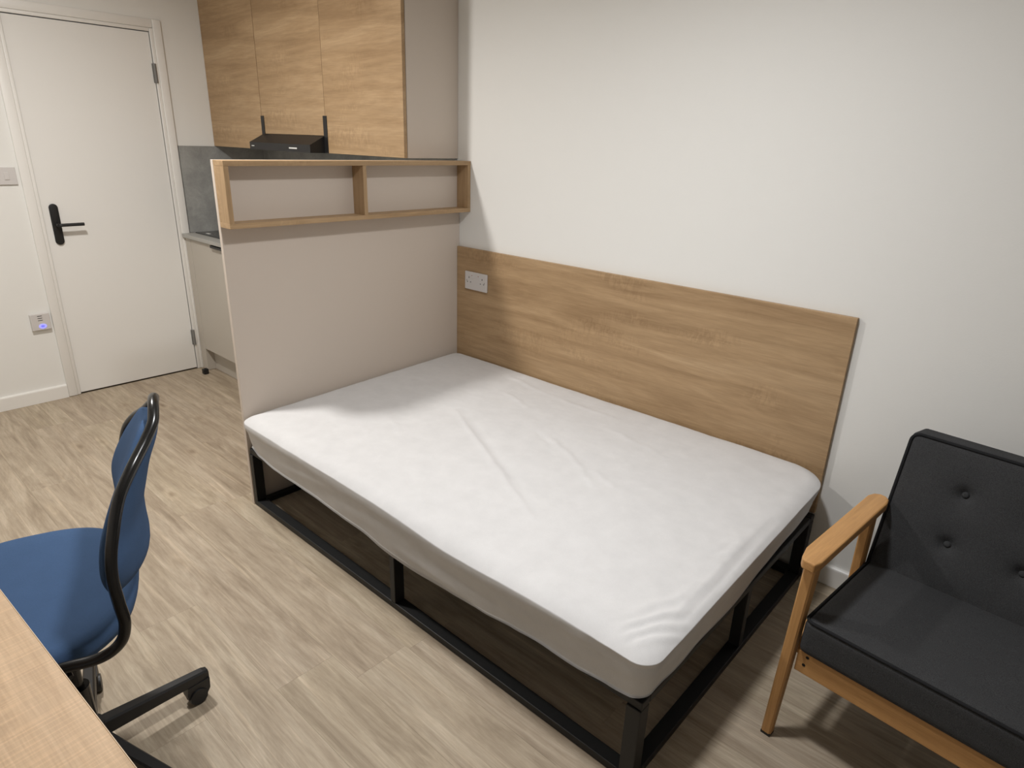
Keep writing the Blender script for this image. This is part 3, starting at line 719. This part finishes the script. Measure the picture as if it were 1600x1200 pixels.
def seat_ring(sc, z, dish=0.0):
    out = []
    for k in range(n):
        x, y_ = sup(0.268 * sc, 0.235 * sc, 2.6, k)
        out.append((x - 0.011, -0.070 + y_, z - dish + 0.006 * (y_ / 0.235) + 0.005 * (x / 0.25) ** 2))
    return out
loft(bm, [seat_ring(0.90, 0.441), seat_ring(0.975, 0.447), seat_ring(1.0, 0.464), seat_ring(0.992, 0.482), seat_ring(0.96, 0.494), seat_ring(0.90, 0.500), seat_ring(0.75, 0.501, 0.003), seat_ring(0.5, 0.501, 0.008), seat_ring(0.2, 0.501, 0.011), seat_ring(0.02, 0.501, 0.011)])
obj('seat', bm, 'blue', CH, True)
bm = bmesh.new(); loft(bm, [seat_ring(0.80, 0.428), seat_ring(0.88, 0.430), seat_ring(0.90, 0.4405)]); obj('seat_shell', bm, 'plastic_black', CH, True)
# back cushion: z, y at the side edges, half width, hollow, half thickness
lev = [(0.556, 0.156, 0.095, 0.010, 0.005), (0.566, 0.155, 0.150, 0.018, 0.018), (0.595, 0.155, 0.205, 0.026, 0.026), (0.65, 0.152, 0.236, 0.027, 0.028), (0.70, 0.157, 0.218, 0.025, 0.028), (0.75, 0.175, 0.194, 0.020, 0.028), (0.80, 0.200, 0.165, 0.011, 0.026), (0.84, 0.223, 0.134, 0.005, 0.025), (0.868, 0.238, 0.106, 0.002, 0.022), (0.886, 0.246, 0.080, 0.0, 0.016), (0.896, 0.250, 0.050, 0.0, 0.007)]
pa = smooth_path([Vector(l[:3]) for l in lev], 5); pb = smooth_path([Vector((l[3], l[4], 0)) for l in lev], 5)
bm = bmesh.new(); rings = []
for p, q in zip(pa, pb):
    ring = []
    for k in range(44):
        t = 2 * PI * k / 44; c, s_ = math.cos(t), math.sin(t); u = math.copysign(abs(c) ** 0.85, c)
        ring.append((0.0175 + u * (p.z - 0.011), p.y - 0.013 + (q.x + 0.013) * (1 - u * u) + q.y * math.copysign(abs(s_) ** 0.8, s_), p.x))
    rings.append(ring)
loft(bm, rings); obj('back_cushion', bm, 'blue', CH, True)
# column and star base
HUB = (0.026, 0.004)
bm = bmesh.new(); cyl(bm, (HUB[0], HUB[1], 0.20), (HUB[0], HUB[1], 0.40), 0.014); cyl(bm, (HUB[0], HUB[1], 0.09), (HUB[0], HUB[1], 0.24), 0.025); autosmooth(obj('gas_column', bm, 'tube', CH))
bm = bmesh.new(); bbox(bm, (HUB[0] - 0.07, HUB[1] - 0.08, 0.398), (HUB[0] + 0.07, HUB[1] + 0.08, 0.4245), 0.006, 2); tube(bm, [(HUB[0], HUB[1], 0.405), (HUB[0] + 0.13, HUB[1] + 0.02, 0.402), (HUB[0] + 0.16, HUB[1] + 0.03, 0.398)], 0.006, 8)
autosmooth(obj('tilt_mechanism', bm, 'plastic_black', CH))
bm = bmesh.new(); cyl(bm, (HUB[0], HUB[1], 0.070), (HUB[0], HUB[1], 0.118), 0.040, 0.036, 24); autosmooth(obj('hub', bm, 'plastic_black', CH))
for k in range(5):
    a = math.radians(92 + 21 + 72 * k); c, s = math.cos(a), math.sin(a)
    Ml = Matrix(((c, -s, 0, HUB[0]), (s, c, 0, HUB[1]), (0, 0, 1, 0), (0, 0, 0, 1)))
    bm = bmesh.new()
    rings = []
    for d, z0, z1, hw_ in ((0.030, 0.074, 0.116, 0.0165), (0.15, 0.070, 0.104, 0.0145), (0.275, 0.064, 0.092, 0.013), (0.288, 0.064, 0.088, 0.011)):
        rings.append([Ml @ Vector((d, -hw_, z0)), Ml @ Vector((d, hw_, z0)), Ml @ Vector((d, hw_, z1 - 0.005)), Ml @ Vector((d, hw_ - 0.004, z1)), Ml @ Vector((d, -hw_ + 0.004, z1)), Ml @ Vector((d, -hw_, z1 - 0.005))])
    loft(bm, rings); lg = obj('star_leg', bm, 'plastic_black', CH)
    bm = bmesh.new(); cd = 0.262
    for sy in (-1, 1):
        cyl(bm, Ml @ Vector((cd - 0.010, sy * 0.005, 0.0255)), Ml @ Vector((cd - 0.010, sy * 0.020, 0.0255)), 0.025, 0.023, 24)
    cyl(bm, Ml @ Vector((cd, 0, 0.03)), Ml @ Vector((cd, 0, 0.066)), 0.006)
    hood_p = [(cd - 0.036, 0.030), (cd - 0.010, 0.016), (cd + 0.014, 0.020), (cd + 0.023, 0.034), (cd + 0.025, 0.066), (cd - 0.034, 0.066), (cd - 0.038, 0.045)]
    loft(bm, [[Ml @ Vector((x_, y_, z_)) for x_, z_ in hood_p] for y_ in (-0.0155, 0.0155)])
    autosmooth(obj('caster', bm, 'plastic_black', lg))
